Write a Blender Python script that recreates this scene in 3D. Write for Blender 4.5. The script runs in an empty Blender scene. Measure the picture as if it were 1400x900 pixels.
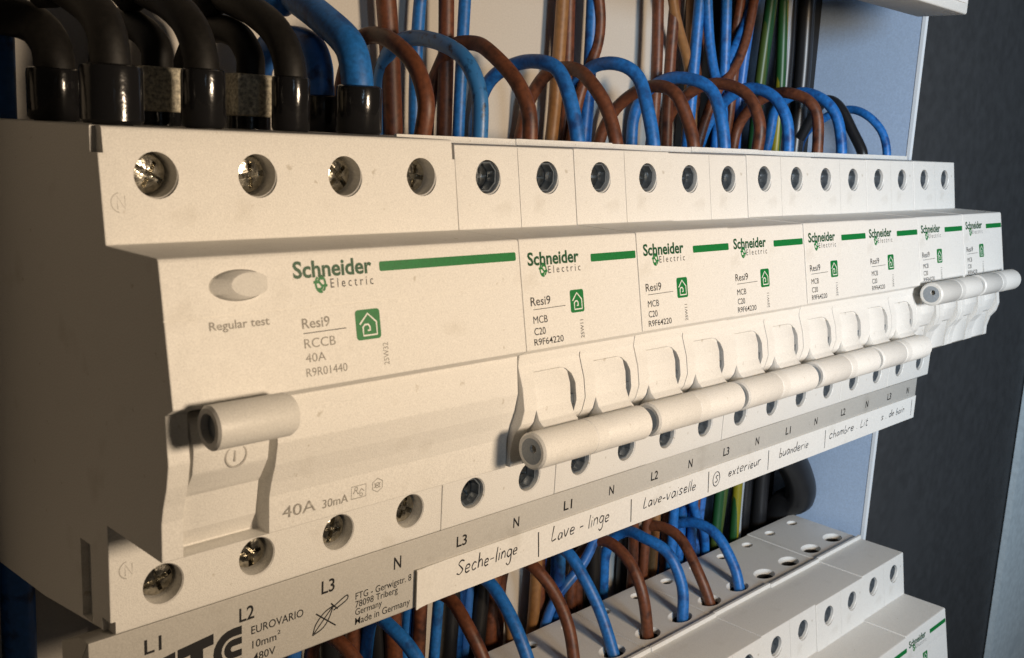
import bpy, bmesh, math, random
from mathutils import Vector, Matrix

# ------------------------------------------------------------------ camera, light, exposure
scene = bpy.context.scene
COL = scene.collection
S = 0.001                                   # all shapes below are in millimetres

def camera():
    cam = bpy.data.cameras.new('camera')
    o = bpy.data.objects.new('camera', cam); COL.objects.link(o)
    p, r, y = 0.190, 0.049, 0.800           # pitch down, roll, yaw towards +X
    cp, sp, cr, sr, cy, sy = math.cos(p), math.sin(p), math.cos(r), math.sin(r), math.cos(y), math.sin(y)
    f = Vector((sy*cp, cy*cp, -sp)); rt = Vector((cy, -sy, 0)); up = rt.cross(f)
    r2 = rt*cr + up*sr; u2 = up*cr - rt*sr
    m = Matrix((r2, u2, -f)).transposed().to_4x4()
    m.translation = Vector((-65.475, -149.583, 44.245))*S
    o.matrix_world = m
    cam.sensor_width = 36.0; cam.lens = 1382.65*36/1400
    cam.clip_start = 0.005; cam.clip_end = 30
    cam.dof.use_dof = True; cam.dof.focus_distance = 0.26; cam.dof.aperture_fstop = 64
    scene.camera = o
camera()

w = bpy.data.worlds.new('World'); scene.world = w; w.use_nodes = True
bg = w.node_tree.nodes['Background']
bg.inputs[0].default_value = (1.0, 0.83, 0.66, 1); bg.inputs[1].default_value = 0.030

def area(name, loc, target, size, power, color):
    l = bpy.data.lights.new(name, 'AREA'); l.shape = 'DISK'; l.size = size*S; l.energy = power; l.color = color
    o = bpy.data.objects.new(name, l); COL.objects.link(o)
    o.location = Vector(loc)*S
    o.rotation_euler = (Vector(target)-Vector(loc)).to_track_quat('-Z', 'Y').to_euler()
    return o
area('warm_lamp', (110, -310, 50), (90, 0, 0), 60, 1.02, (1.0, 0.785, 0.56))
def spot(name, loc, target, cone, radius, power, color):
    l = bpy.data.lights.new(name, 'SPOT'); l.spot_size = math.radians(cone); l.spot_blend = 1.0
    l.shadow_soft_size = radius*S; l.energy = power; l.color = color
    o = bpy.data.objects.new(name, l); COL.objects.link(o); o.location = Vector(loc)*S
    o.rotation_euler = (Vector(target)-Vector(loc)).to_track_quat('-Z', 'Y').to_euler()
spot('cool_fill_spot', (-120, -770, 130), (450, 0, 0), 44, 90, 31.0, (0.55, 0.77, 1.0))  # added unseen spot brightening the right end; cone shaped to spare the left

scene.view_settings.view_transform = 'Standard'; scene.view_settings.look = 'None'
scene.view_settings.exposure = 0.0; scene.view_settings.gamma = 1.0
scene.cycles.use_denoising = True
scene.cycles.max_bounces = 8

# ------------------------------------------------------------------ materials
def srgb(r, g, b):
    f = lambda c: ((c/255+0.055)/1.055)**2.4 if c > 10 else c/255/12.92
    return (f(r), f(g), f(b), 1)

def mat(name, col, rough=0.5, metal=0.0, noise=0.0, nscale=3000, bump=0.0, bscale=2500, spec=0.5,
        smudge=None, sscale=250, rnoise=0.0, specks=None):
    m = bpy.data.materials.new(name); m.use_nodes = True
    nt = m.node_tree; b = nt.nodes['Principled BSDF']
    b.inputs['Roughness'].default_value = rough; b.inputs['Metallic'].default_value = metal
    b.inputs['Specular IOR Level'].default_value = spec
    b.inputs['Base Color'].default_value = col
    tc = nt.nodes.new('ShaderNodeTexCoord')
    def tex(scale, detail=2.0):
        n = nt.nodes.new('ShaderNodeTexNoise'); n.inputs['Scale'].default_value = scale
        n.inputs['Detail'].default_value = detail
        nt.links.new(tc.outputs['Object'], n.inputs['Vector']); return n
    src = None
    if noise:
        n = tex(nscale); r = nt.nodes.new('ShaderNodeMapRange')
        r.inputs[1].default_value = 0.3; r.inputs[2].default_value = 0.7
        r.inputs[3].default_value = 1-noise; r.inputs[4].default_value = 1+noise
        nt.links.new(n.outputs['Fac'], r.inputs[0])
        mx = nt.nodes.new('ShaderNodeMix'); mx.data_type = 'RGBA'; mx.blend_type = 'MULTIPLY'
        mx.inputs[0].default_value = 1.0; mx.inputs[6].default_value = col
        nt.links.new(r.outputs[0], mx.inputs[7]); src = mx.outputs[2]
    if smudge:
        n = tex(sscale, 5.0); r = nt.nodes.new('ShaderNodeMapRange')
        r.inputs[1].default_value = 0.55; r.inputs[2].default_value = 0.72
        nt.links.new(n.outputs['Fac'], r.inputs[0])
        mx = nt.nodes.new('ShaderNodeMix'); mx.data_type = 'RGBA'
        nt.links.new(r.outputs[0], mx.inputs[0])
        if src: nt.links.new(src, mx.inputs[6])
        else: mx.inputs[6].default_value = col
        mx.inputs[7].default_value = smudge; src = mx.outputs[2]
    if specks:
        for sc, lo, hi in ((420, 0.70, 0.76), (90, 0.62, 0.9)):
            n = tex(sc, 3.0); r = nt.nodes.new('ShaderNodeMapRange')
            r.inputs[1].default_value = lo; r.inputs[2].default_value = hi; r.inputs[4].default_value = 0.6
            nt.links.new(n.outputs['Fac'], r.inputs[0])
            mx = nt.nodes.new('ShaderNodeMix'); mx.data_type = 'RGBA'
            nt.links.new(r.outputs[0], mx.inputs[0])
            if src: nt.links.new(src, mx.inputs[6])
            else: mx.inputs[6].default_value = col
            mx.inputs[7].default_value = specks; src = mx.outputs[2]
    if src: nt.links.new(src, b.inputs['Base Color'])
    if rnoise:
        n = tex(400, 4.0); r = nt.nodes.new('ShaderNodeMapRange')
        r.inputs[3].default_value = max(0.05, rough-rnoise); r.inputs[4].default_value = rough+rnoise
        nt.links.new(n.outputs['Fac'], r.inputs[0]); nt.links.new(r.outputs[0], b.inputs['Roughness'])
    if bump:
        n = tex(bscale, 3.0); bp = nt.nodes.new('ShaderNodeBump')
        bp.inputs['Strength'].default_value = bump; bp.inputs['Distance'].default_value = 0.0002
        nt.links.new(n.outputs['Fac'], bp.inputs['Height']); nt.links.new(bp.outputs[0], b.inputs['Normal'])
    return m

M = dict(
    plastic=mat('white_plastic', (0.74, 0.725, 0.69, 1), 0.5, noise=0.10, nscale=4200, bump=0.3, bscale=4200, rnoise=0.1, specks=(0.42, 0.38, 0.31, 1)),
    lever=mat('grey_white_plastic', (0.66, 0.65, 0.62, 1), 0.45, noise=0.09, nscale=4200, bump=0.2),
    hub=mat('grey_plastic', (0.26, 0.29, 0.32, 1), 0.4, noise=0.1, nscale=2000),
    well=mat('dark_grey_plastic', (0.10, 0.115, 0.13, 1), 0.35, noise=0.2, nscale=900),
    dark=mat('shade_black_plastic', (0.03, 0.03, 0.032, 1), 0.5),
    mould=mat('moulded_plastic', (0.42, 0.40, 0.37, 1), 0.5),
    strip=mat('grey_beige_plastic', (0.50, 0.485, 0.45, 1), 0.5, noise=0.09, nscale=4200, bump=0.2, specks=(0.26, 0.24, 0.2, 1)),
    paper=mat('white_paper', (0.76, 0.745, 0.71, 1), 0.8, noise=0.06, nscale=2200, bump=0.15, specks=(0.5, 0.47, 0.4, 1)),
    green=mat('green_print', srgb(6, 112, 52), 0.5, noise=0.15, nscale=2500),
    dgreen=mat('dark_green_print', srgb(10, 74, 42), 0.5, noise=0.2, nscale=2500),
    black_ink=mat('black_ink', (0.006, 0.006, 0.007, 1), 0.6),
    dark_ink=mat('worn_dark_ink', (0.035, 0.035, 0.035, 1), 0.6),
    grey_ink=mat('faded_grey_ink', (0.25, 0.235, 0.21, 1), 0.6, smudge=(0.46, 0.44, 0.40, 1), sscale=1300),
    pen=mat('pen_ink', (0.018, 0.018, 0.022, 1), 0.5),
    white_line=mat('white_print', (0.78, 0.78, 0.74, 1), 0.5),
    screw=mat('zinc_screw', (0.48, 0.45, 0.38, 1), 0.2, 1.0, noise=0.4, nscale=900, bump=0.9, bscale=600, rnoise=0.1),
    steel=mat('dark_steel_screw', (0.42, 0.45, 0.47, 1), 0.32, 1.0, noise=0.3, nscale=900, bump=0.4, bscale=700),
    clamp=mat('brushed_metal', (0.5, 0.46, 0.36, 1), 0.5, 0.15, noise=0.5, nscale=1500, bump=0.8, bscale=1500),
    blue=mat('blue_insulation', srgb(32, 105, 178), 0.46, noise=0.22, nscale=900, smudge=srgb(20, 62, 120), sscale=230, bump=0.1),
    dblue=mat('dark_blue_insulation', srgb(48, 104, 176), 0.4, noise=0.12, nscale=700, smudge=srgb(20, 40, 80), sscale=230),
    spotted=mat('smudged_blue_insulation', srgb(50, 112, 170), 0.38, smudge=srgb(8, 16, 44), sscale=520, bump=0.1),
    brown=mat('brown_insulation', srgb(102, 58, 36), 0.48, noise=0.28, nscale=900, smudge=srgb(56, 28, 18), sscale=230, bump=0.1),
    tan=mat('tan_insulation', srgb(140, 100, 60), 0.5, noise=0.15, nscale=700),
    cable=mat('black_insulation', (0.009, 0.008, 0.007, 1), 0.55, spec=0.35, noise=0.3, nscale=900, bump=0.2, bscale=900),
    sleeve=mat('black_sleeve', (0.01, 0.01, 0.011, 1), 0.16, bump=0.5, bscale=350),
    conduit=mat('black_conduit', (0.012, 0.012, 0.013, 1), 0.35),
    pale=mat('pale_insulation', (0.42, 0.46, 0.5, 1), 0.4, noise=0.1),
    backplate=mat('cream_sheet', (0.62, 0.58, 0.52, 1), 0.5, noise=0.05, nscale=2000, bump=0.2),
    side=mat('blue_grey_sheet', (0.44, 0.56, 0.74, 1), 0.42, noise=0.08, nscale=1500, bump=0.25, bscale=1500),
    edge=mat('white_edge', (0.8, 0.83, 0.86, 1), 0.4),
    wall=mat('charcoal_wall', srgb(63, 63, 64), 0.7, noise=0.16, nscale=160, bump=0.4, bscale=500, smudge=srgb(66, 66, 67), sscale=14),
    pwall=mat('pale_blue_grey_paint', srgb(216, 224, 226), 0.6, noise=0.1, nscale=250, bump=0.5, bscale=500, smudge=srgb(190, 200, 204), sscale=22),
    rear=mat('black_rear_shade', (0.008, 0.008, 0.008, 1), 0.7),
    rail=mat('zinc_rail', (0.5, 0.5, 0.5, 1), 0.35, 1.0),
)

def striped(name, a, b, turns):
    m = bpy.data.materials.new(name); m.use_nodes = True; nt = m.node_tree; p = nt.nodes['Principled BSDF']
    p.inputs['Roughness'].default_value = 0.42
    tc = nt.nodes.new('ShaderNodeTexCoord'); sx = nt.nodes.new('ShaderNodeSeparateXYZ')
    nt.links.new(tc.outputs['Object'], sx.inputs[0])
    n = nt.nodes.new('ShaderNodeTexNoise'); n.inputs['Scale'].default_value = 40
    nt.links.new(tc.outputs['Object'], n.inputs['Vector'])
    a1 = nt.nodes.new('ShaderNodeMath'); a1.operation = 'MULTIPLY_ADD'; a1.inputs[1].default_value = 900; a1.inputs[2].default_value = turns
    zz = nt.nodes.new('ShaderNodeMath'); zz.operation = 'MULTIPLY_ADD'; zz.inputs[1].default_value = 0.09
    nt.links.new(sx.outputs[2], zz.inputs[0]); nt.links.new(sx.outputs[0], zz.inputs[2]); nt.links.new(zz.outputs[0], a1.inputs[0])
    s1 = nt.nodes.new('ShaderNodeMath'); s1.operation = 'SINE'; nt.links.new(a1.outputs[0], s1.inputs[0])
    g = nt.nodes.new('ShaderNodeMath'); g.operation = 'GREATER_THAN'; g.inputs[1].default_value = 0.25
    nt.links.new(s1.outputs[0], g.inputs[0])
    mx = nt.nodes.new('ShaderNodeMix'); mx.data_type = 'RGBA'; mx.inputs[6].default_value = a; mx.inputs[7].default_value = b
    nt.links.new(g.outputs[0], mx.inputs[0]); nt.links.new(mx.outputs[2], p.inputs['Base Color'])
    return m
M['gy'] = striped('shaded_green_yellow_insulation', srgb(26, 74, 38), srgb(66, 84, 34), 0.6)  # both earth-wire colours darkened to carry the shadow of the row above
M['yg'] = striped('shaded_yellow_green_insulation', srgb(132, 124, 26), srgb(30, 76, 36), 2.0)

# ------------------------------------------------------------------ mesh helpers (millimetres)
class MB:
    def __init__(self): self.v = []; self.f = []
    def ring(self, pts): i = len(self.v); self.v += [tuple(p) for p in pts]; return list(range(i, i+len(pts)))
    def bridge(self, a, b):
        n = len(a)
        for i in range(n): self.f.append((a[i], a[(i+1) % n], b[(i+1) % n], b[i]))
    def loft(self, rings, caps=True):
        ids = [self.ring(r) for r in rings]
        for a, b in zip(ids, ids[1:]): self.bridge(a, b)
        if caps: self.f.append(tuple(reversed(ids[0]))); self.f.append(tuple(ids[-1]))
    def box(self, x0, x1, y0, y1, z0, z1):
        self.loft([[(x, y0, z0), (x, y1, z0), (x, y1, z1), (x, y0, z1)] for x in (x0, x1)])
    def cyl(self, c, axis, r0, stations, seg=28, sx=1.0, sy=1.0):
        """stations: list of (distance along axis, radius)"""
        a = Vector(axis).normalized(); c = Vector(c)
        u = a.orthogonal().normalized() if abs(a.x) > 0.9 else Vector((1, 0, 0)); u = (u-a*u.dot(a)).normalized(); v = a.cross(u)
        self.loft([[c+a*d+u*(math.cos(t)*r*sx)+v*(math.sin(t)*r*sy) for t in [2*math.pi*k/seg for k in range(seg)]] for d, r in stations])
    def tube(self, pts, r, seg=12, flat=None, ends=True):
        pts = [Vector(p) for p in pts]; n = len(pts)
        T = [(pts[min(i+1, n-1)]-pts[max(i-1, 0)]).normalized() for i in range(n)]
        if flat is not None: N = [Vector(flat)]*n
        else:
            nrm = T[0].orthogonal().normalized(); N = []
            for t in T:
                nrm = (nrm-t*nrm.dot(t)).normalized(); N.append(nrm.copy())
        rings = []
        for i in range(n):
            rr = r[i] if isinstance(r, (list, tuple)) else r
            b = T[i].cross(N[i]).normalized()
            k = 0.12 if flat is not None else 1.0
            rings.append([pts[i]+N[i]*(math.cos(a)*rr*k)+b*(math.sin(a)*rr) for a in [2*math.pi*j/seg for j in range(seg)]])
        self.loft(rings)
    def prism(self, prof, x0, x1, c=0.0):
        if c <= 0: self.loft([[(x, y, z) for y, z in prof] for x in (x0, x1)]); return
        def inset(d):
            n = len(prof); out = []
            ar = sum(prof[i][0]*prof[(i+1) % n][1]-prof[(i+1) % n][0]*prof[i][1] for i in range(n))
            sg = 1 if ar > 0 else -1
            for i in range(n):
                p0, p1, p2 = Vector(prof[i-1]), Vector(prof[i]), Vector(prof[(i+1) % n])
                d1 = (p1-p0).normalized(); d2 = (p2-p1).normalized()
                n1 = Vector((-d1.y, d1.x))*sg; n2 = Vector((-d2.y, d2.x))*sg
                m = (n1+n2); m = m/max(0.5, m.length_squared/2) if m.length > 1e-6 else n1
                out.append(p1+m*d)
            return out
        st = [(0, c), (c*0.3, c*0.3), (c, 0)]
        rings = [[(x0+a, q[0], q[1]) for q in inset(d)] for a, d in st] + [[(x1-a, q[0], q[1]) for q in inset(d)] for a, d in reversed(st)]
        self.loft(rings)

def fillet(poly):
    """poly: list of (y, z, radius) -> rounded polygon"""
    out = []; n = len(poly)
    for i in range(n):
        p = Vector(poly[i][:2]); r = poly[i][2] if len(poly[i]) > 2 else 0
        if r <= 0: out.append(tuple(p)); continue
        a = Vector(poly[i-1][:2])-p; b = Vector(poly[(i+1) % n][:2])-p
        la, lb = a.length, b.length; a.normalize(); b.normalize()
        ang = a.angle(b); d = min(r/math.tan(ang/2), la*0.45, lb*0.45)
        p0, p1 = p+a*d, p+b*d
        for k in range(5):
            t = k/4; q = p0*(1-t)**2+p*2*t*(1-t)+p1*t*t; out.append((q.x, q.y))
    return out

def spline(pts, sub=8):
    P = [Vector(p) for p in pts]; P = [P[0]*2-P[1]]+P+[P[-1]*2-P[-2]]; out = []
    for i in range(1, len(P)-2):
        for k in range(sub):
            t = k/sub; a, b, c, d = P[i-1], P[i], P[i+1], P[i+2]
            out.append(0.5*((2*b)+(c-a)*t+(2*a-5*b+4*c-d)*t*t+(3*b-a-3*c+d)*t**3))
    out.append(P[-2]); return out

def raw_mesh(mb, name):
    me = bpy.data.meshes.new(name); me.from_pydata([tuple(v) for v in mb.v], [], mb.f)
    bm = bmesh.new(); bm.from_mesh(me); bmesh.ops.recalc_face_normals(bm, faces=bm.faces)
    bmesh.ops.triangulate(bm, faces=[f for f in bm.faces if len(f.verts) > 40], ngon_method='EAR_CLIP'); bm.to_mesh(me); bm.free()
    return me

def finish(me, material, smooth=38):
    me.transform(Matrix.Scale(S, 4))
    me.materials.clear(); me.materials.append(material)
    if smooth:
        me.polygons.foreach_set('use_smooth', [True]*len(me.polygons)); me.set_sharp_from_angle(angle=math.radians(smooth))
    me.update(); return me

def mesh(mb, name, material, cut=None, smooth=38):
    me = raw_mesh(mb, name)
    if cut is not None:
        a = bpy.data.objects.new('body_tmp', me); COL.objects.link(a); tmp = [a]
        for cc in (cut if isinstance(cut, list) else [cut]):
            b = bpy.data.objects.new('cut_tmp', raw_mesh(cc, 'cut_tmp')); COL.objects.link(b); tmp.append(b)
            md = a.modifiers.new('cut', 'BOOLEAN'); md.operation = 'DIFFERENCE'; md.object = b; md.solver = 'EXACT'
        dg = bpy.context.evaluated_depsgraph_get(); dg.update()
        new = bpy.data.meshes.new_from_object(a.evaluated_get(dg)); new.name = name
        for b in tmp: bpy.data.objects.remove(b)
        me = new
    return finish(me, material, smooth)

def put(name, me, parent=None, loc=(0, 0, 0)):
    o = bpy.data.objects.new(name, me); COL.objects.link(o); o.location = Vector(loc)*S
    if parent: o.parent = parent
    return o
def tag(o, label, cat, group=None):
    o['label'] = label; o['category'] = cat
    if group: o['group'] = group
    return o
def thing(name, label, cat, loc=(0, 0, 0), group=None):
    o = bpy.data.objects.new(name, None); COL.objects.link(o); o.location = Vector(loc)*S; o.empty_display_size = 0.01
    return tag(o, label, cat, group)
def struct(name, me):
    o = put(name, me); o['kind'] = 'structure'; return o
def copy_tree(o, parent=None):
    c = o.copy(); COL.objects.link(c)
    if parent: c.parent = parent
    for ch in list(o.children): copy_tree(ch, c)
    return c

# ------------------------------------------------------------------ lettering
class Face:
    """a plane on which writing lies: origin, right, up, outward normal"""
    def __init__(self, o, up, n): self.o = Vector(o); self.u = Vector((1, 0, 0)); self.v = Vector(up).normalized(); self.n = Vector(n).normalized()
    def at(self, x, z, lift=0.03):
        t = (z-self.o.z)/self.v.z
        return self.o+self.v*t+self.u*x+self.n*lift
LABEL = Face((0, -16.57, 24.84), (0, 3.79, 21.09), (0, -21.09, 3.79))
class CoverFace(Face):
    """the front of the busbar cover, measured on its own 17.5 mm print grid"""
    def at(self, x, z, lift=0.03): return Face.at(self, x*1.0277+1.8, z*1.0277-1.22, lift)
def upright(y): return Face((0, y, 0), (0, 0, 1), (0, -1, 0))

def text_mesh(s, bold=0.0):
    cu = bpy.data.curves.new('text_tmp', 'FONT'); cu.body = s; cu.size = 1.0; cu.offset = bold; cu.resolution_u = 3
    o = bpy.data.objects.new('text_tmp', cu); COL.objects.link(o)
    dg = bpy.context.evaluated_depsgraph_get(); dg.update()
    me = bpy.data.meshes.new_from_object(o.evaluated_get(dg))
    bpy.data.objects.remove(o); return me

def letters(items, face, name, material):
    """items: (text, x0, x1, base z, cap height, bold, rot90) -> one mesh of flat glyphs on the face"""
    V = []; F = []
    for it in items:
        s, x0, x1, z, h, bold, rot = (tuple(it)+(0.0, False))[:7] if len(it) < 7 else it
        me = text_mesh(s, bold); vs = [v.co.copy() for v in me.vertices]
        mn = min(v.x for v in vs); mx = max(v.x for v in vs)
        cap = 0.70
        kx = (x1-x0)/(mx-mn); ky = h/cap; i0 = len(V)
        for v in vs:
            a, b = (v.x-mn)*kx, v.y*ky
            if rot: a, b = -v.y*ky, (v.x-mn)*kx      # reads bottom to top
            V.append(face.at(x0+a, z+b*face.v.z))
        F += [tuple(i0+i for i in p.vertices) for p in me.polygons]
        bpy.data.meshes.remove(me)
    me = bpy.data.meshes.new(name); me.from_pydata([tuple(v) for v in V], [], F)
    return finish(me, material, 0)

def strokes(lines, face, width, name, material, smooth=0, lift=0.0, vary=False):
    mb = MB()
    for ln in lines:
        pts = [face.at(x, z, lift) for x, z in ln]
        P = [pts[0]]
        for p in pts[1:]:
            if (p-P[-1]).length > 1e-4: P.append(p)
        if len(P) > 1: mb.tube(P, [width/2*(0.92+0.22*math.sin(i*0.55+len(mb.v)*0.013)) for i in range(len(P))] if vary else width/2, seg=8, flat=face.n)
    return mesh(mb, name, material, smooth=40)

def smooth2(ln, sub=5):
    return [(p.x, p.y) for p in spline([(a, b, 0) for a, b in ln], sub)]

def rrect(x0, x1, z0, z1, r, face, lift, name, material, thick=0.02):
    pts = []
    for cx, cz, a0 in ((x1-r, z1-r, 0), (x0+r, z1-r, 90), (x0+r, z0+r, 180), (x1-r, z0+r, 270)):
        for k in range(5): a = math.radians(a0+k*22.5); pts.append((cx+r*math.cos(a), cz+r*math.sin(a)))
    mb = MB(); mb.loft([[face.at(x, z, l) for x, z in pts] for l in (-0.05, lift)])
    return mesh(mb, name, material, smooth=0)

def maker_logo(x0, base, k):
    """swirl in a ring between the two words, as strokes; k = height scale"""
    c = [(x0+1.25*k*math.cos(t)*0.72, base+1.25*k*math.sin(t)) for t in [math.radians(a) for a in range(-60, 130, 19)]]
    d = [(x0+1.25*k*math.cos(t)*0.72, base+1.25*k*math.sin(t)) for t in [math.radians(a) for a in range(120, 310, 19)]]
    s = smooth2([(x0+0.5*k, base+0.75*k), (x0, base+0.85*k), (x0-0.3*k, base+0.4*k), (x0+0.1*k, base-0.1*k), (x0+0.3*k, base-0.5*k), (x0-0.1*k, base-0.85*k), (x0-0.5*k, base-0.75*k)])
    return [c, d, s, [(x0-1.3*k, base+0.3*k), (x0-0.2*k, base+0.3*k)], [(x0+0.2*k, base-0.3*k), (x0+1.3*k, base-0.3*k)]]

def house(x0, x1, z0, z1):
    f = lambda a, b: (x0+(x1-x0)*a, z0+(z1-z0)*b)
    return [[f(.16, .52), f(.5, .86), f(.84, .56), f(.84, .14), f(.28, .14), f(.28, .42), f(.36, .5), f(.5, .5), f(.56, .42), f(.56, .3), f(.46, .3)]]

# ------------------------------------------------------------------ setting
mb = MB(); mb.box(345, 2600, 60, 66, -1500, 1500); struct('wall', mesh(mb, 'wall', M['wall'], smooth=0))
mb = MB(); mb.box(632, 1700, 55, 59, -1500, 1500)
tag(put('wall_panel', mesh(mb, 'wall_panel', M['pwall'], smooth=0)), 'pale blue-grey painted panel with a straight edge beyond the dark wall', 'panel')

enc = thing('enclosure', 'open distribution cabinet of thin sheet behind the breakers, blue-grey inner side', 'cabinet', (100, 67, -300))
mb = MB(); mb.box(-180, 236, 67, 68.5, -300, 260); put('back_plate', mesh(mb, 'back_plate', M['backplate'], smooth=0), enc, (-100, -67, 300))
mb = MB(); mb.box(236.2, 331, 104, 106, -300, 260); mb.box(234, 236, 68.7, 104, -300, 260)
put('rear_wall', mesh(mb, 'rear_wall', M['rear'], smooth=0), enc, (-100, -67, 300))  # black colour stands in for the shadow behind the right bundle
mb = MB(); mb.box(329.6, 331.2, 23.4, 106.5, -300, 260)
sp = put('side_panel', mesh(mb, 'side_panel', M['side'], smooth=0), enc, (-100, -67, 300))
mb = MB(); mb.box(329.4, 331.6, 22.0, 23.3, -300, 260); put('front_edge', mesh(mb, 'front_edge', M['edge'], smooth=0), sp)
mb = MB(); mb.box(318, 329.5, 66.0, 67.8, -300, 260); put('corner_flange', mesh(mb, 'corner_flange', M['rear'], smooth=0), sp)

for z, lab in ((0, 'zinc mounting rail holding the upper row of breakers'), (-155.5, 'zinc mounting rail holding the lower row of breakers')):
    mb = MB(); mb.box(-1, 328, 54.2, 60, -17.5+z, 17.5+z); mb.box(-1, 328, 60.1, 66.9, -8+z, 8+z)
    tag(put('mounting_rail', mesh(mb, 'mounting_rail', M['rail'], smooth=0)), lab, 'rail', 'mounting rails')

# ------------------------------------------------------------------ screws
def screw_mesh(seed, material, depth_cone=0.5):
    rnd = random.Random(seed)
    b = MB(); b.cyl((0, 0, 0), (0, -1, 0), 3, [(-3, 2.9), (0, 3.15), (0.45, 2.95), (0.75, 2.2), (0.85, 1.0)], 26)
    c = MB(); a = rnd.uniform(0, math.pi)
    for w, L, off in ((0.95, 5.6, 0), (0.75, 4.4, math.pi/2)):
        u = Vector((math.cos(a+off), 0, math.sin(a+off))); v = Vector((-math.sin(a+off), 0, math.cos(a+off)))
        d = 0.35 if off else 0.32
        c.loft([[u*(s*L/2)+v*(t*w/2)+Vector((0, y, 0)) for s, t in ((-1, -1), (1, -1), (1, 1), (-1, 1))] for y in (-2+0, d+0.3)])
        if off == 0: c2 = c; c = MB()
    me = raw_mesh(b, 'screw')
    ob = bpy.data.objects.new('t0', me); COL.objects.link(ob); cs = []
    for i, cc in enumerate((c2, c)):
        o2 = bpy.data.objects.new('t%d' % (i+1), raw_mesh(cc, 't')); COL.objects.link(o2); cs.append(o2)
        md = ob.modifiers.new('c', 'BOOLEAN'); md.operation = 'DIFFERENCE'; md.object = o2; md.solver = 'EXACT'
    dg = bpy.context.evaluated_depsgraph_get(); dg.update()
    new = bpy.data.meshes.new_from_object(ob.evaluated_get(dg)); new.name = 'terminal_screw'
    for o in [ob]+cs: bpy.data.objects.remove(o)
    return finish(new, material, 35)
SCREWS = [screw_mesh(k, M['screw']) for k in range(4)]
STEEL = [screw_mesh(k+20, M['steel']) for k in range(4)]

def hole_cut(c, x, z, y, r=3.55, depth=9.0):
    c.cyl((x, y, z), (0, 1, 0), r, [(-3, r+0.2), (0.0, r+0.2), (0.25, r), (depth, r)], 30)

UT = lambda z: 2.544*(z-24.84)/(42.5-24.84)         # y of the sloped upper terminal face at height z

# ------------------------------------------------------------------ residual current breaker (four modules)
R = thing('residual_current_breaker', 'wide four-module residual current breaker with test button at the left end of the row', 'breaker', (0, 0, -44))
LB = (0, 0, 44)
prof = fillet([(53, 42.6, 0.6), (2.544, 42.6, 0.7), (0, 24.84, 0.3), (-16.57, 24.84, 0.8), (-20.36, 3.75, 0.3), (-18.0, 2.4, 0.3), (-18.2, -0.5, 1.0), (-18.7, -4.9, 1.8),
               (-18.0, -8.6, 1.5), (-16.9, -11.8, 1.5), (-16.3, -14.4, 0.8), (-16.3, -20.6, 0.3), (2.2, -20.6), (2.2, -39.8, 0.5), (6.6, -39.9, 0.3), (30, -42.9), (53, -44.2, 0.6)])
b = MB(); b.prism(prof, 0.0, 71.92, 0.2)
c = MB()
for k in range(4):
    hole_cut(c, 9+18*k, 35.4, UT(35.4)); hole_cut(c, 9.3+18*k, -33.3, 2.2)
rp = fillet([(-30, 3.0), (-17.2, 3.0, 0.5), (-13.2, 1.0, 1), (-12.0, -12, 1), (-12.6, -20.0), (-12.6, -20.55), (-30, -20.55)])
c.prism(rp, 3.4, 18.2)                               # recess of the toggle
cc = MB(); cc.cyl((1.2, -21.8, -0.7), (1, 0, 0), 1, [(0, 3.2), (0.3, 3.6), (3, 3.6)], 30)
c.box(-0.6, 0.9, -6, 4.6, 38.6, 44); c.box(71.2, 73, -6, 4.2, 38.8, 44); c.box(-0.6, 0.9, 0, 5.2, -41, -37.4)   # corner notches
c.box(-0.5, 1.3, 9, 13, -40, -26)                     # finger slot in the side
pl = LABEL                                            # scoop of the test button and hairline of the label flap
c.cyl(pl.at(12.2, 20.4, -3.4), pl.n, 1, [(0, 1), (6, 1)], 36, sx=4.9, sy=2.35)
for (z0) in (16.15,):
    c.loft([[pl.at(x, z0+dz, l) for dz, l in ((-0.07, -0.15), (0.07, -0.15), (0.07, 1), (-0.07, 1))] for x in (-0.5, 73)])
put('body', mesh(b, 'body', M['plastic'], [c, cc], 23), R, LB)
# test button: deep at its left end, flush at its right end
b = MB()
def tb(t, r, hgt, base=False):
    x = 12.2+4.85*math.cos(t)*r+(0 if base else 1.5*(1-0.0*r)); z = 20.4+2.3*math.sin(t)*r
    q = min(1, max(0, (17.0-x)/8.2))
    return pl.at(min(x, 17.05), z, -0.3 if base else 0.06+hgt*q)
ts = [2*math.pi*k/40 for k in range(40)]
b.loft([[pl.at(12.2+4.8*math.cos(t), 20.4+2.28*math.sin(t), -3.0) for t in ts], [tb(t, 1, 0, True) for t in ts], [tb(t, .80, 1.7) for t in ts], [tb(t, .74, 1.95) for t in ts], [tb(t, .45, 1.9) for t in ts], [tb(t, .15, 1.85) for t in ts]])
tbn = put('test_button', mesh(b, 'test_button', M['lever']), R, LB)
for k in range(4):
    o = put('terminal_screw', SCREWS[k], R, (9+18*k-0.3, UT(35.4)+2.9, 35.4+44)); o.rotation_euler = (0.06, 0.3*k, 0.08)
    o = put('terminal_screw', SCREWS[3-k], R, (9.3+18*k, 2.2+3.2, -33.3+44)); o.rotation_euler = (0.05, 0.9*k+.4, -0.05)
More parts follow.
